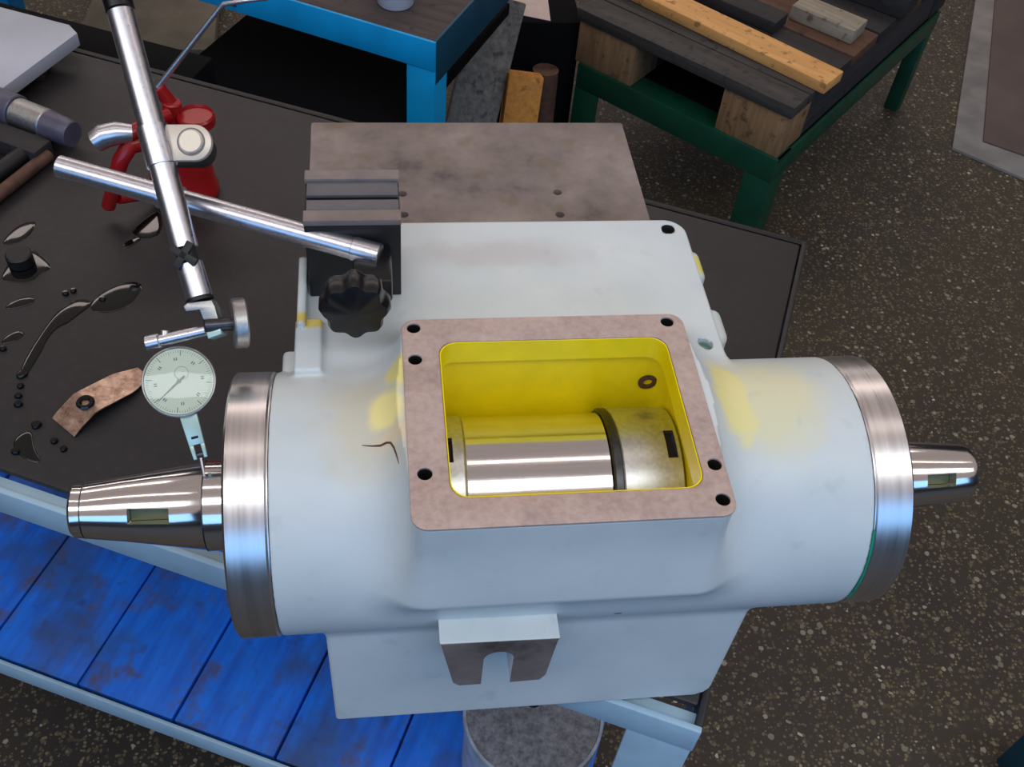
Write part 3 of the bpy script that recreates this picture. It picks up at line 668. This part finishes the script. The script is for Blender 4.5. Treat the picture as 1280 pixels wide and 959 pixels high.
lathe(bm, [(0, 0.0011), (0.0011, 0.0011), (0.0011, 0.0006), (0, 0.0006)], dm, 20); part('hand', bm, 'tick', fc)
bm = NB(); lathe(bm, [(0, 0.0027), (0.006, 0.00262), (0.012, 0.0022), (0.0177, 0.0013), (0.0177, 0.0010), (0.012, 0.0019), (0.006, 0.0023), (0, 0.0024)], dm, 64); part('crystal', bm, 'glass', di, label='clear domed crystal')
D0, D1, TIP = V((-0.1007, 0.0240, 0.0480)), V((-0.0960, 0.0100, 0.0328)), V((-0.0940, 0.0008, 0.0258))
sd = (D1 - D0).normalized(); snm = (dn - sd * dn.dot(sd)).normalized(); sx = sd.cross(snm)
bm_m = lambda o_: frame(snm, sx, o_)
L = (D1 - D0).length
bm = NB()
# local axes: X across, Y = snm x sx
mY = bm_m(D0); ysgn = 1 if (mY.to_3x3() @ V((0, 1, 0))).dot(sd) > 0 else -1
Yc = lambda v: v * ysgn
prism(bm, [(-0.0046, Yc(-0.004)), (0.0046, Yc(-0.004)), (0.0040, Yc(L * 0.72)), (-0.0040, Yc(L * 0.72))], -0.0025, 0.0025, mat=mY, bev=0.0004)
for sg in (-1, 1): prism(bm, [(sg * 0.0040, Yc(L * 0.715)), (sg * 0.0018, Yc(L * 0.715)), (sg * 0.0018, Yc(L * 1.08)), (sg * 0.0036, Yc(L * 1.08))], -0.0025, 0.0025, mat=mY, bev=0.0003)
part('stylus_holder', bm, 'mint', di, label='pale mint forked stem')
bm = NB(); prism(bm, [(-0.0018, Yc(L * 0.50)), (0.0018, Yc(L * 0.50)), (0.0018, Yc(L * 0.56)), (-0.0018, Yc(L * 0.56))], 0.0024, 0.0028, mat=mY); part('slot', bm, 'hole', di)
bm = NB(); cyl(bm, D1 - sx * 0.0018, D1 + sx * 0.0018, 0.0019, 16); part('pivot', bm, 'darksteel', di)
bm = NB(); tube(bm, [D1, D1.lerp(TIP, 0.5), TIP], [0.0009, 0.0008, 0.0006], 10); lathe(bm, [(0, -0.001), (0.0007, -0.0007), (0.001, 0), (0.0007, 0.0007), (0, 0.001)], Matrix.Translation(TIP), 12); part('stylus', bm, 'chrome', di)
bm = NB(); lu = V((-0.1106, 0.0545, 0.0768)); cyl(bm, lu - dn * 0.003 - UP * 0.003, lu - dn * 0.003 + UP * 0.0006, 0.0028, 16); part('mounting_lug', bm, 'mint', di)
bm = NB(); cyl(bm, lu - dn * 0.003, V((-0.1165, 0.0530, 0.0755)) - dn * 0.004, 0.0018, 12); part('dovetail_rod', bm, 'darksteel', di)

# ================================================================== THINGS ON THE BENCH
ZM = ZT
# oil can
oc = thing('oil_can', 'red pump oil can with silver lever and thin bent spout behind the chrome rods', 'oil can', (-0.1764, 0.4709, ZM))
O = V((-0.1764, 0.4709, ZM))
bm = NB(); lathe(bm, [(0, 0), (0.0300, 0), (0.0315, 0.0015), (0.0315, 0.006), (0.030, 0.009), (0.0270, 0.045), (0.0235, 0.068), (0.018, 0.075), (0, 0.075)], Matrix.Translation(O), 48); part('can_body', bm, 'red', oc)
TC = V((-0.1540, 0.4670, -0.0800))
bm = NB(); lathe(bm, [(0, 0), (0.0150, 0), (0.0165, 0.0015), (0.0165, 0.009), (0.0150, 0.011), (0.0140, 0.0085), (0, 0.0085)], Matrix.Translation(TC), 40); part('filler_cap', bm, 'red', oc)
bm = NB(); cyl(bm, TC + V((-0.022, 0.006, -0.008)), TC + V((-0.020, 0.008, 0.018)), 0.0085, 24); cyl(bm, TC + V((-0.020, 0.010, 0.012)), TC + V((-0.030, 0.012, 0.030)), 0.0062, 20); part('pump_head', bm, 'red', oc)
bm = NB(); S0 = V((-0.1840, 0.4790, -0.0500)); S1 = V((-0.1228, 0.4886, 0.0200)); S2 = V((-0.1190, 0.4885, 0.0235)); S3 = V((-0.1000, 0.4830, 0.0300)); S4 = V((-0.082, 0.479, 0.0345))
tube(bm, [S0, S0.lerp(S1, 0.5), S1, S2, S3, S4], [0.0028, 0.0024, 0.0021, 0.0021, 0.0019, 0.0016], 12); part('spout', bm, 'chrome', oc, label='thin bright bent spout')
bm = NB(); tube(bm, [V((-0.178, 0.466, -0.070)), V((-0.192, 0.450, -0.066)), V((-0.207, 0.437, -0.070))], [0.007, 0.0065, 0.006], 16); part('lever_arm', bm, 'red', oc)
bm = NB(); tube(bm, [V((-0.204, 0.4385, -0.0690)), V((-0.216, 0.4365, -0.0675)), V((-0.227, 0.4355, -0.0700)), V((-0.235, 0.433, -0.0745))], [0.0076, 0.0098, 0.0105, 0.0090], 16); part('lever', bm, 'chrome', oc, label='silver thumb lever')
bm = NB(); tube(bm, [V((-0.192, 0.452, -0.085)), V((-0.208, 0.436, -0.080)), V((-0.2165, 0.4285, -0.090)), V((-0.224, 0.429, -0.108)), V((-0.231, 0.431, -0.126)), V((-0.2385, 0.433, -0.1440)), V((-0.2400, 0.433, -0.1475))], [0.008, 0.008, 0.0072, 0.0068, 0.0066, 0.0064, 0.003], 16); part('handle', bm, 'red', oc)
bm = NB(); tube(bm, [V((-0.2275, 0.432, -0.135)), V((-0.205, 0.452, -0.146)), V((-0.190, 0.462, -0.148))], 0.005, 12); part('handle_brace', bm, 'red', oc)
# pale slab in the corner
bm = NB(); prism(bm, [(-0.3046, 0.7000), (-0.3150, 0.7160), (-0.480, 0.790), (-0.53, 0.680), (-0.3604, 0.5940)], -0.1450, -0.1300, bev=0.001)
solo('metal_slab', bm, 'slabmetal', 'pale grey metal slab lying at the far left of bench', 'metal slab')
bm = NB(); box(bm, -0.42, -0.335, 0.650, 0.690, ZM, -0.1452, 0.001)
solo('spacer_block', bm, 'darkwood', 'dark wooden spacer under the pale grey slab', 'block')
# stepped shaft
sh = thing('stepped_shaft', 'stepped grey metal shaft with a dark tip in front of pale slab', 'shaft', (-0.32, 0.558, ZM))
a, b = V((-0.395, 0.6030, -0.1395)), V((-0.2790, 0.5310, -0.1395)); dv = (b - a).normalized()
for nm, t0, t1, r0, r1, mt in (('shaft_head', 0.0, 0.063, 0.0173, 0.0173, 'ironhead'), ('shaft_body', 0.063, 0.100, 0.0150, 0.0150, 'dullsteel'), ('shaft_tip', 0.100, 0.1300, 0.0150, 0.0128, 'ironhead')):
    bm = NB(); cyl(bm, a + dv * t0, a + dv * t1, r0, 40, 0.001, r1); part(nm, bm, mt, sh)
bm = NB(); cyl(bm, V((-0.430, 0.300, -0.1505)), V((-0.3060, 0.5180, -0.1505)), 0.0062, 16); solo('iron_rod', bm, 'rust', 'brown rusty round bar lying diagonally on black bench top', 'bar')
bm = NB(); box(bm, -0.05, 0.05, -0.012, 0.012, 0, 0.018, 0.002, Matrix.Translation((-0.352, 0.540, ZM)) @ Matrix.Rotation(-0.52, 4, 'Z')); solo('wood_scrap', bm, 'darkwood', 'dark oily scrap of wood beside the stepped shaft', 'wood scrap')
bm = NB(); cyl(bm, V((-0.430, 0.345, -0.148)), V((-0.3120, 0.5420, -0.148)), 0.0085, 20); solo('black_bar', bm, 'black', 'short black round bar lying alongside the rusty bar', 'bar')
# oil
random.seed(3)
PUD = [[(-0.2409, 0.3128), (-0.2383, 0.33), (-0.2195, 0.3463), (-0.2009, 0.3468), (-0.2007, 0.3339), (-0.2089, 0.3157), (-0.2242, 0.3085)],
 [(-0.3094, 0.3206), (-0.2984, 0.3298), (-0.2859, 0.3314), (-0.286, 0.3218), (-0.3051, 0.3148)],
 [(-0.3199, 0.3568), (-0.3104, 0.3925), (-0.2965, 0.3901), (-0.2769, 0.3658), (-0.2876, 0.359), (-0.2931, 0.3462), (-0.3152, 0.3498)],
 [(-0.2639, 0.3164), (-0.2498, 0.3284), (-0.2340, 0.3210), (-0.2592, 0.3068), (-0.2741, 0.2665), (-0.2754, 0.2407), (-0.2825, 0.2368), (-0.2817, 0.2581), (-0.2727, 0.2933)],
 [(-0.3046, 0.2809), (-0.2916, 0.294), (-0.2849, 0.2847), (-0.3002, 0.2745)],
 [(-0.2213, 0.4122), (-0.2064, 0.4341), (-0.1967, 0.4431), (-0.1900, 0.4100), (-0.2050, 0.3990)],
 [(-0.2728, 0.1803), (-0.2627, 0.1876), (-0.258, 0.1682), (-0.2478, 0.1528), (-0.2628, 0.1573), (-0.2735, 0.169)],
 [(-0.330, 0.395), (-0.318, 0.425), (-0.300, 0.430), (-0.308, 0.400)], [(-0.225, 0.395), (-0.212, 0.408), (-0.207, 0.402), (-0.222, 0.388)]]
for x, y, r in ((-0.2790, 0.2300, 0.0032), (-0.2785, 0.2195, 0.0030), (-0.2770, 0.2110, 0.0034), (-0.2800, 0.2420, 0.0045), (-0.2600, 0.190, 0.004), (-0.244, 0.174, 0.003), (-0.236, 0.166, 0.003), (-0.2700, 0.165, 0.0035), (-0.262, 0.3330, 0.003), (-0.256, 0.336, 0.003), (-0.300, 0.270, 0.003), (-0.2310, 0.3250, 0.003)):
    PUD.append([(x + r * random.uniform(0.8, 1.2) * math.cos(t), y + r * random.uniform(0.8, 1.2) * math.sin(t)) for t in [2 * math.pi * i / 7 for i in range(7)]])
bm = NB()
for poly in PUD:
    P_ = [V((x, y, 0)) for x, y in poly]
    for _ in range(2): P_ = [q for i in range(len(P_)) for q in (P_[i].lerp(P_[(i + 1) % len(P_)], 0.25), P_[i].lerp(P_[(i + 1) % len(P_)], 0.75))]
    ctr = sum(P_, V()) / len(P_); rg = []
    small = max((p - ctr).length for p in P_) < 0.008
    H = 0.0024 if small else 0.0007
    for s_, z in ((1.0, 0.0), (0.97, H * 0.45), (0.90, H * 0.8), (0.75, H), (0.4, H * 1.02)):
        rg.append([bm.verts.new((ctr.x + (p.x - ctr.x) * s_, ctr.y + (p.y - ctr.y) * s_, ZM - 0.0001 + z)) for p in P_])
    for a, b in zip(rg[:-1], rg[1:]):
        for i in range(len(P_)): bm.faces.new((a[i], a[(i + 1) % len(P_)], b[(i + 1) % len(P_)], b[i]))
    bm.faces.new(rg[-1]); bm.faces.new(rg[0][::-1])
solo('spilled_oil', bm, 'oil', 'black oil spilled in puddles and drops on the bench top', 'oil', kind='stuff')
# bright strip of metal
A_, B_ = V((-0.2395, 0.1860, 0)), V((-0.1868, 0.2400, 0)); sd_ = (B_ - A_).normalized(); sn_ = V((-sd_.y, sd_.x, 0)); Ls = (B_ - A_).length
bm = NB(); NS = 14; rows = []
for i in range(NS + 1):
    t = i / NS; z = 0.0095 * (min(t / 0.3, 1) ** 0.8) * (1 - max(0, (t - 0.3) / 0.7)) + 0.0002; hw = 0.0135 * (1.0 if t < 0.75 else 1.0 - 0.45 * (t - 0.75) / 0.25)
    p = A_ + sd_ * (Ls * t)
    rows.append([bm.verts.new(p + sn_ * (hw * k_) + V((0, 0, ZM + z + h_))) for h_ in (0, 0.0012) for k_ in (-1, 1)])
for a, b in zip(rows[:-1], rows[1:]):
    for q in ((0, 1, 1, 0), (3, 2, 2, 3), (1, 3, 3, 1), (2, 0, 0, 2)): bm.faces.new((a[q[0]], a[q[1]], b[q[2]], b[q[3]]))
bm.faces.new((rows[0][0], rows[0][1], rows[0][3], rows[0][2])); bm.faces.new((rows[-1][2], rows[-1][3], rows[-1][1], rows[-1][0]))
ms = solo('metal_strip', bm, 'strip', 'small shiny bowed metal strip with black oil ring, left of the dial', 'metal strip')
bm = NB(); pr = A_ + sd_ * (Ls * 0.30); lathe(bm, [(0.0028, 0), (0.0040, 0.0012), (0.0062, 0.0012), (0.0070, 0), (0.0062, -0.0004), (0.0040, -0.0004)], Matrix.Translation((pr.x, pr.y, ZM + 0.0110)), 28, True)
oring = bpy.data.objects['metal_strip']; part('oil_ring', bm, 'oil', oring, 'W', label='black ring of oil')
bm = NB(); cyl(bm, V((-0.3050, 0.372, ZM)), V((-0.3050, 0.372, ZM + 0.012)), 0.011, 20); solo('black_nut', bm, 'black', 'small black oily ring nut among the oil puddles', 'nut')

# ================================================================== UNDER THE BENCH
dr = thing('metal_drum', 'round grey lidded drum standing on the blue boards under the head', 'drum', (0.098, 0.0975, ZS), 'T')
dmx = Matrix.Translation((0.098, 0.0975, ZS))
bm = NB(); lathe(bm, [(0, 0.0006), (0.060, 0.0006), (0.0615, 0.002), (0.0615, 0.106), (0, 0.106)], dmx, 64); part('drum_body', bm, 'palerim', dr)
bm = NB(); lathe(bm, [(0, 0.1062), (0.0612, 0.1062), (0.0612, 0.1095), (0, 0.1095)], dmx, 64); ld_ = part('lid', bm, 'drumtop', dr, label='mottled grey lid')
bm = NB(); lathe(bm, [(0.0613, 0.098), (0.0640, 0.098), (0.0640, 0.1105), (0.0613, 0.1105)], dmx, 64, True); part('rim', bm, 'palerim', dr, label='pale rim')
bm = NB(); lathe(bm, [(0, 0.1100), (0.0075, 0.1100), (0.0075, 0.1094), (0, 0.1094)], dmx @ Matrix.Translation((-0.004, 0.012, 0)), 20); part('bung_hole_shade', bm, 'hole', dr)

# ================================================================== GREEN STAND AND PALLET (frame G)
GV, ZG = 1.236, -0.570
gs = thing('green_stand', 'low dark green angle iron stand carrying a wooden pallet', 'stand', (-0.46, GV + 0.33, ZF), 'G')
U0, U1, V1 = -0.672, -0.250, GV + 0.70
bm = NB(); box(bm, U0, U1, GV - 0.006, GV, ZG - 0.045, ZG + 0.004, 0.001); box(bm, U0, U1, GV, GV + 0.05, ZG - 0.006, ZG, 0.001); part('frame_rail', bm, 'greenpaint', gs)
bm = NB(); box(bm, U1 - 0.006, U1, GV, V1, ZG - 0.045, ZG, 0.001); part('frame_rail', bm, 'greenpaint', gs)
bm = NB(); box(bm, U0, U0 + 0.006, GV, V1, ZG - 0.045, ZG, 0.001); part('frame_rail', bm, 'greenpaint', gs)
bm = NB(); box(bm, U0, U1, V1, V1 + 0.006, ZG - 0.045, ZG, 0.001); part('frame_rail', bm, 'greenpaint', gs)
bm = NB(); box(bm, U0 + 0.0065, U1 - 0.0065, GV + 0.0005, V1 - 0.001, ZG - 0.030, ZG - 0.0065, 0.001); part('shade_plate', bm, 'matt', gs, label='black plate put in for the shade under the pallet')  # added plate, black for the shade inside the stand
for u, v, lw in ((U0, GV - 0.0065, 0.052), (U1 - 0.052, GV - 0.0065, 0.052), (U0, V1 - 0.05, 0.03), (U1 - 0.030, V1 - 0.03, 0.03)):
    bm = NB()
    box(bm, u, u + lw, v, v + 0.006, ZF, ZG - 0.0455 + 0.0, 0.001)
    box(bm, u + lw - 0.006 if u > -0.5 else u, u + lw if u > -0.5 else u + 0.006, v + 0.006, v + lw, ZF, ZG - 0.0455, 0.001); part('leg', bm, 'greenpaint', gs)
pl = thing('wooden_pallet', 'dark weathered wooden pallet on the low green stand', 'pallet', (-0.46, GV + 0.33, ZG), 'G')
ZP = ZG + 0.0005
for u0, u1, nm in ((-0.685, -0.560, 0), (-0.381, -0.256, 1)):
    bm = NB(); box(bm, u0, u1, GV + 0.001, GV + 0.09, ZP, ZP + 0.084, 0.003); part('block', bm, 'blockwood', pl, label='brown pallet block with bare end grain')
    bm = NB(); box(bm, u0 + 0.004, u1 - 0.001, GV + 0.0905, V1 - 0.05, ZP, ZP + 0.083, 0.003); part('bearer', bm, 'darkwoody', pl)
bm = NB(); box(bm, -0.69, -0.255, V1 - 0.0495, V1 + 0.03, ZP, ZP + 0.084, 0.003); part('bearer', bm, 'darkwood', pl)
bm = NB(); box(bm, -0.690, -0.250, GV - 0.004, GV + 0.052, ZP + 0.0845, ZP + 0.107, 0.002); part('board', bm, 'greywood', pl)
for v0, v1, mt in ((GV + 0.056, GV + 0.132, 'greywood'), (GV + 0.138, GV + 0.21, 'darkwood'), (GV + 0.216, GV + 0.318, 'brownwood'), (GV + 0.325, GV + 0.42, 'darkwood'), (GV + 0.43, GV + 0.52, 'brownwood'), (GV + 0.53, GV + 0.62, 'darkwood'), (GV + 0.63, GV + 0.70, 'darkwood')):
    bm = NB(); box(bm, -0.690, -0.250, v0, v1, ZP + 0.0845, ZP + 0.1065, 0.002); part('board', bm, mt, pl)
ZB2 = ZP + 0.1072
def board(name, u, v, z, L, wd, h, ang, mat, label, cat='board', group=None):
    bm = NB(); box(bm, -L / 2, L / 2, -wd / 2, wd / 2, 0, h, 0.002, Matrix.Translation((u, v, z)) @ Matrix.Rotation(ang, 4, 'Z')); return solo(name, bm, mat, label, cat, 'G', group=group)
board('pine_plank', -0.470, GV + 0.106, ZB2, 0.475, 0.058, 0.020, -0.045, 'orangewood', 'orange pine plank lying along the front of the pallet', 'plank')
board('dark_board', -0.56, GV + 0.195, ZB2, 0.34, 0.050, 0.022, 0.02, 'darkwood', 'dark grey board behind the orange plank on the pallet')
board('pale_board', -0.335, GV + 0.272, ZB2, 0.125, 0.055, 0.026, 0.02, 'palewood', 'short pale grey board end on the pallet behind the dark board')
board('dark_beam', -0.45, GV + 0.42, ZB2, 0.42, 0.07, 0.04, 0.05, 'darkwood', 'thick black oily beam at the back of the pallet', 'beam')

# ================================================================== BLUE TABLE (frame D)
TD = -0.4995
def toD(x, y): q = ROT['D'].inverted() @ V((x, y, 0)); return q.x, q.y
du, dv_ = toD(0.0814, 0.8348); ZD = -0.22
bt = thing('blue_table', 'bright blue steel table with a dark wooden top at the back', 'table', (du - 0.3, dv_ + 0.3, ZF), 'D')
UT0 = du - 1.15; VT1 = dv_ + 0.42
bm = NB(); box(bm, UT0, du - 0.004, dv_ + 0.004, VT1, ZD - 0.004, ZD - 0.0005, 0.001); part('tabletop', bm, 'desktop', bt, label='dark worn wooden top')
bm = NB(); box(bm, UT0, du, dv_, dv_ + 0.004, ZD - 0.040, ZD + 0.001, 0.0008); part('apron', bm, 'deskblue', bt)
bm = NB(); box(bm, du - 0.004, du, dv_ + 0.0045, VT1, ZD - 0.062, ZD + 0.001, 0.0008); part('end_panel', bm, 'teal', bt, label='end panel, blue darkened to teal for its shaded side')
bm = NB(); box(bm, du - 0.298, du - 0.290, dv_ - 0.0012, dv_ + 0.001, ZD - 0.032, ZD - 0.004, 0.0003); part('paint_chip', bm, 'desktop', bt, label='dark chip in the blue paint')
for u, v in ((du - 0.0405, dv_ + 0.001), (du - 0.40, VT1 - 0.045), (UT0, dv_ + 0.001), (UT0, VT1 - 0.045)):
    bm = NB(); box(bm, u, u + 0.040, v, v + 0.040, ZF, ZD - 0.0405, 0.0015); part('leg', bm, 'deskblue', bt)
bm = NB(); box(bm, du - 0.375, du - 0.042, dv_ - 0.055, VT1 - 0.05, -0.375, -0.355, 0.002); part('under_shade_sheet', bm, 'matt', bt, label='black sheet put in for the darkness under the table')  # made-up sheet that blacks out the shaded floor below the apron
bu, bv = toD(0.0340, 0.9260)
bm = NB(); lathe(bm, [(0, 0), (0.0215, 0), (0.0235, 0.002), (0.0285, 0.028), (0.0300, 0.030), (0.0290, 0.031), (0.0270, 0.028), (0.022, 0.004), (0, 0.004)], Matrix.Translation((0.0355, 0.9330, ZD)), 48); solo('white_bowl', bm, 'whiteglaze', 'white bowl standing on the dark top of the blue table', 'bowl')

# ================================================================== SCRAP WOOD BETWEEN THE TABLES
def slab(name, a, b, width, thick, up, mat, label, cat):
    a, b = V(a), V(b); d = (b - a); n = V(up); n = (n - d.normalized() * n.dot(d.normalized())).normalized()
    bm = NB(); box(bm, -width / 2, width / 2, 0, d.length, -thick / 2, thick / 2, 0.003, Matrix((d.normalized().cross(n), d.normalized(), n)).transposed().to_4x4()); bm.transform(Matrix.Translation(a))
    return solo(name, bm, mat, label, cat)
slab('grey_plank', (0.125, 1.13, -0.785), (0.224, 1.308, -0.415), 0.088, 0.020, (0.05, -0.9, 0.4), 'greywoody', 'weathered grey plank leaning in the dark beside the blue table', 'plank')
slab('ochre_post', (0.240, 1.155, -0.760), (0.268, 1.250, -0.525), 0.062, 0.045, (0.0, -0.9, 0.4), 'ochrewood', 'ochre wooden post end between grey plank and green stand', 'post')
bm = NB(); box(bm, 0.215, 0.385, 1.375, 1.62, ZF, -0.50, 0.004); solo('dark_fill_box', bm, 'matt', 'black box added to fill the dark behind the leaning plank', 'fill_box')  # added box, black to fill the dark gap beside the pallet
bm = NB(); prism(bm, [(0.235, 1.470), (0.262, 1.402), (0.327, 1.378), (0.333, 1.47)], -0.4995, -0.498, bev=0.0003); solo('paper_sheet', bm, 'paper', 'pinkish white sheet of paper on the black box', 'paper')
bm = NB(); tube(bm, [(0.318, 1.31, -0.795), (0.318, 1.325, -0.565)], 0.024, 20); solo('rusty_pipe', bm, 'rust', 'short upright rusty pipe left of the wooden pallet', 'pipe')

# ================================================================== FAR FLOOR DETAILS
bm = NB(); prism(bm, [(-0.62, 1.72), (-0.33, 1.715), (-0.34, 2.02), (-0.60, 2.16)], ZF, ZF + 0.03, bev=0.003); solo('floor_slab', bm, 'slabbrown', 'flat grey brown slab on the floor behind the bench', 'slab')  # grey brown slab, paler than the floor round it
bm = NB(); box(bm, 0.775, 0.82, 0.010, 0.105, ZF, ZF + 0.10, 0.002); bp = solo('blue_post', bm, 'teal', 'low dark blue post on the floor at the bottom right corner', 'post')
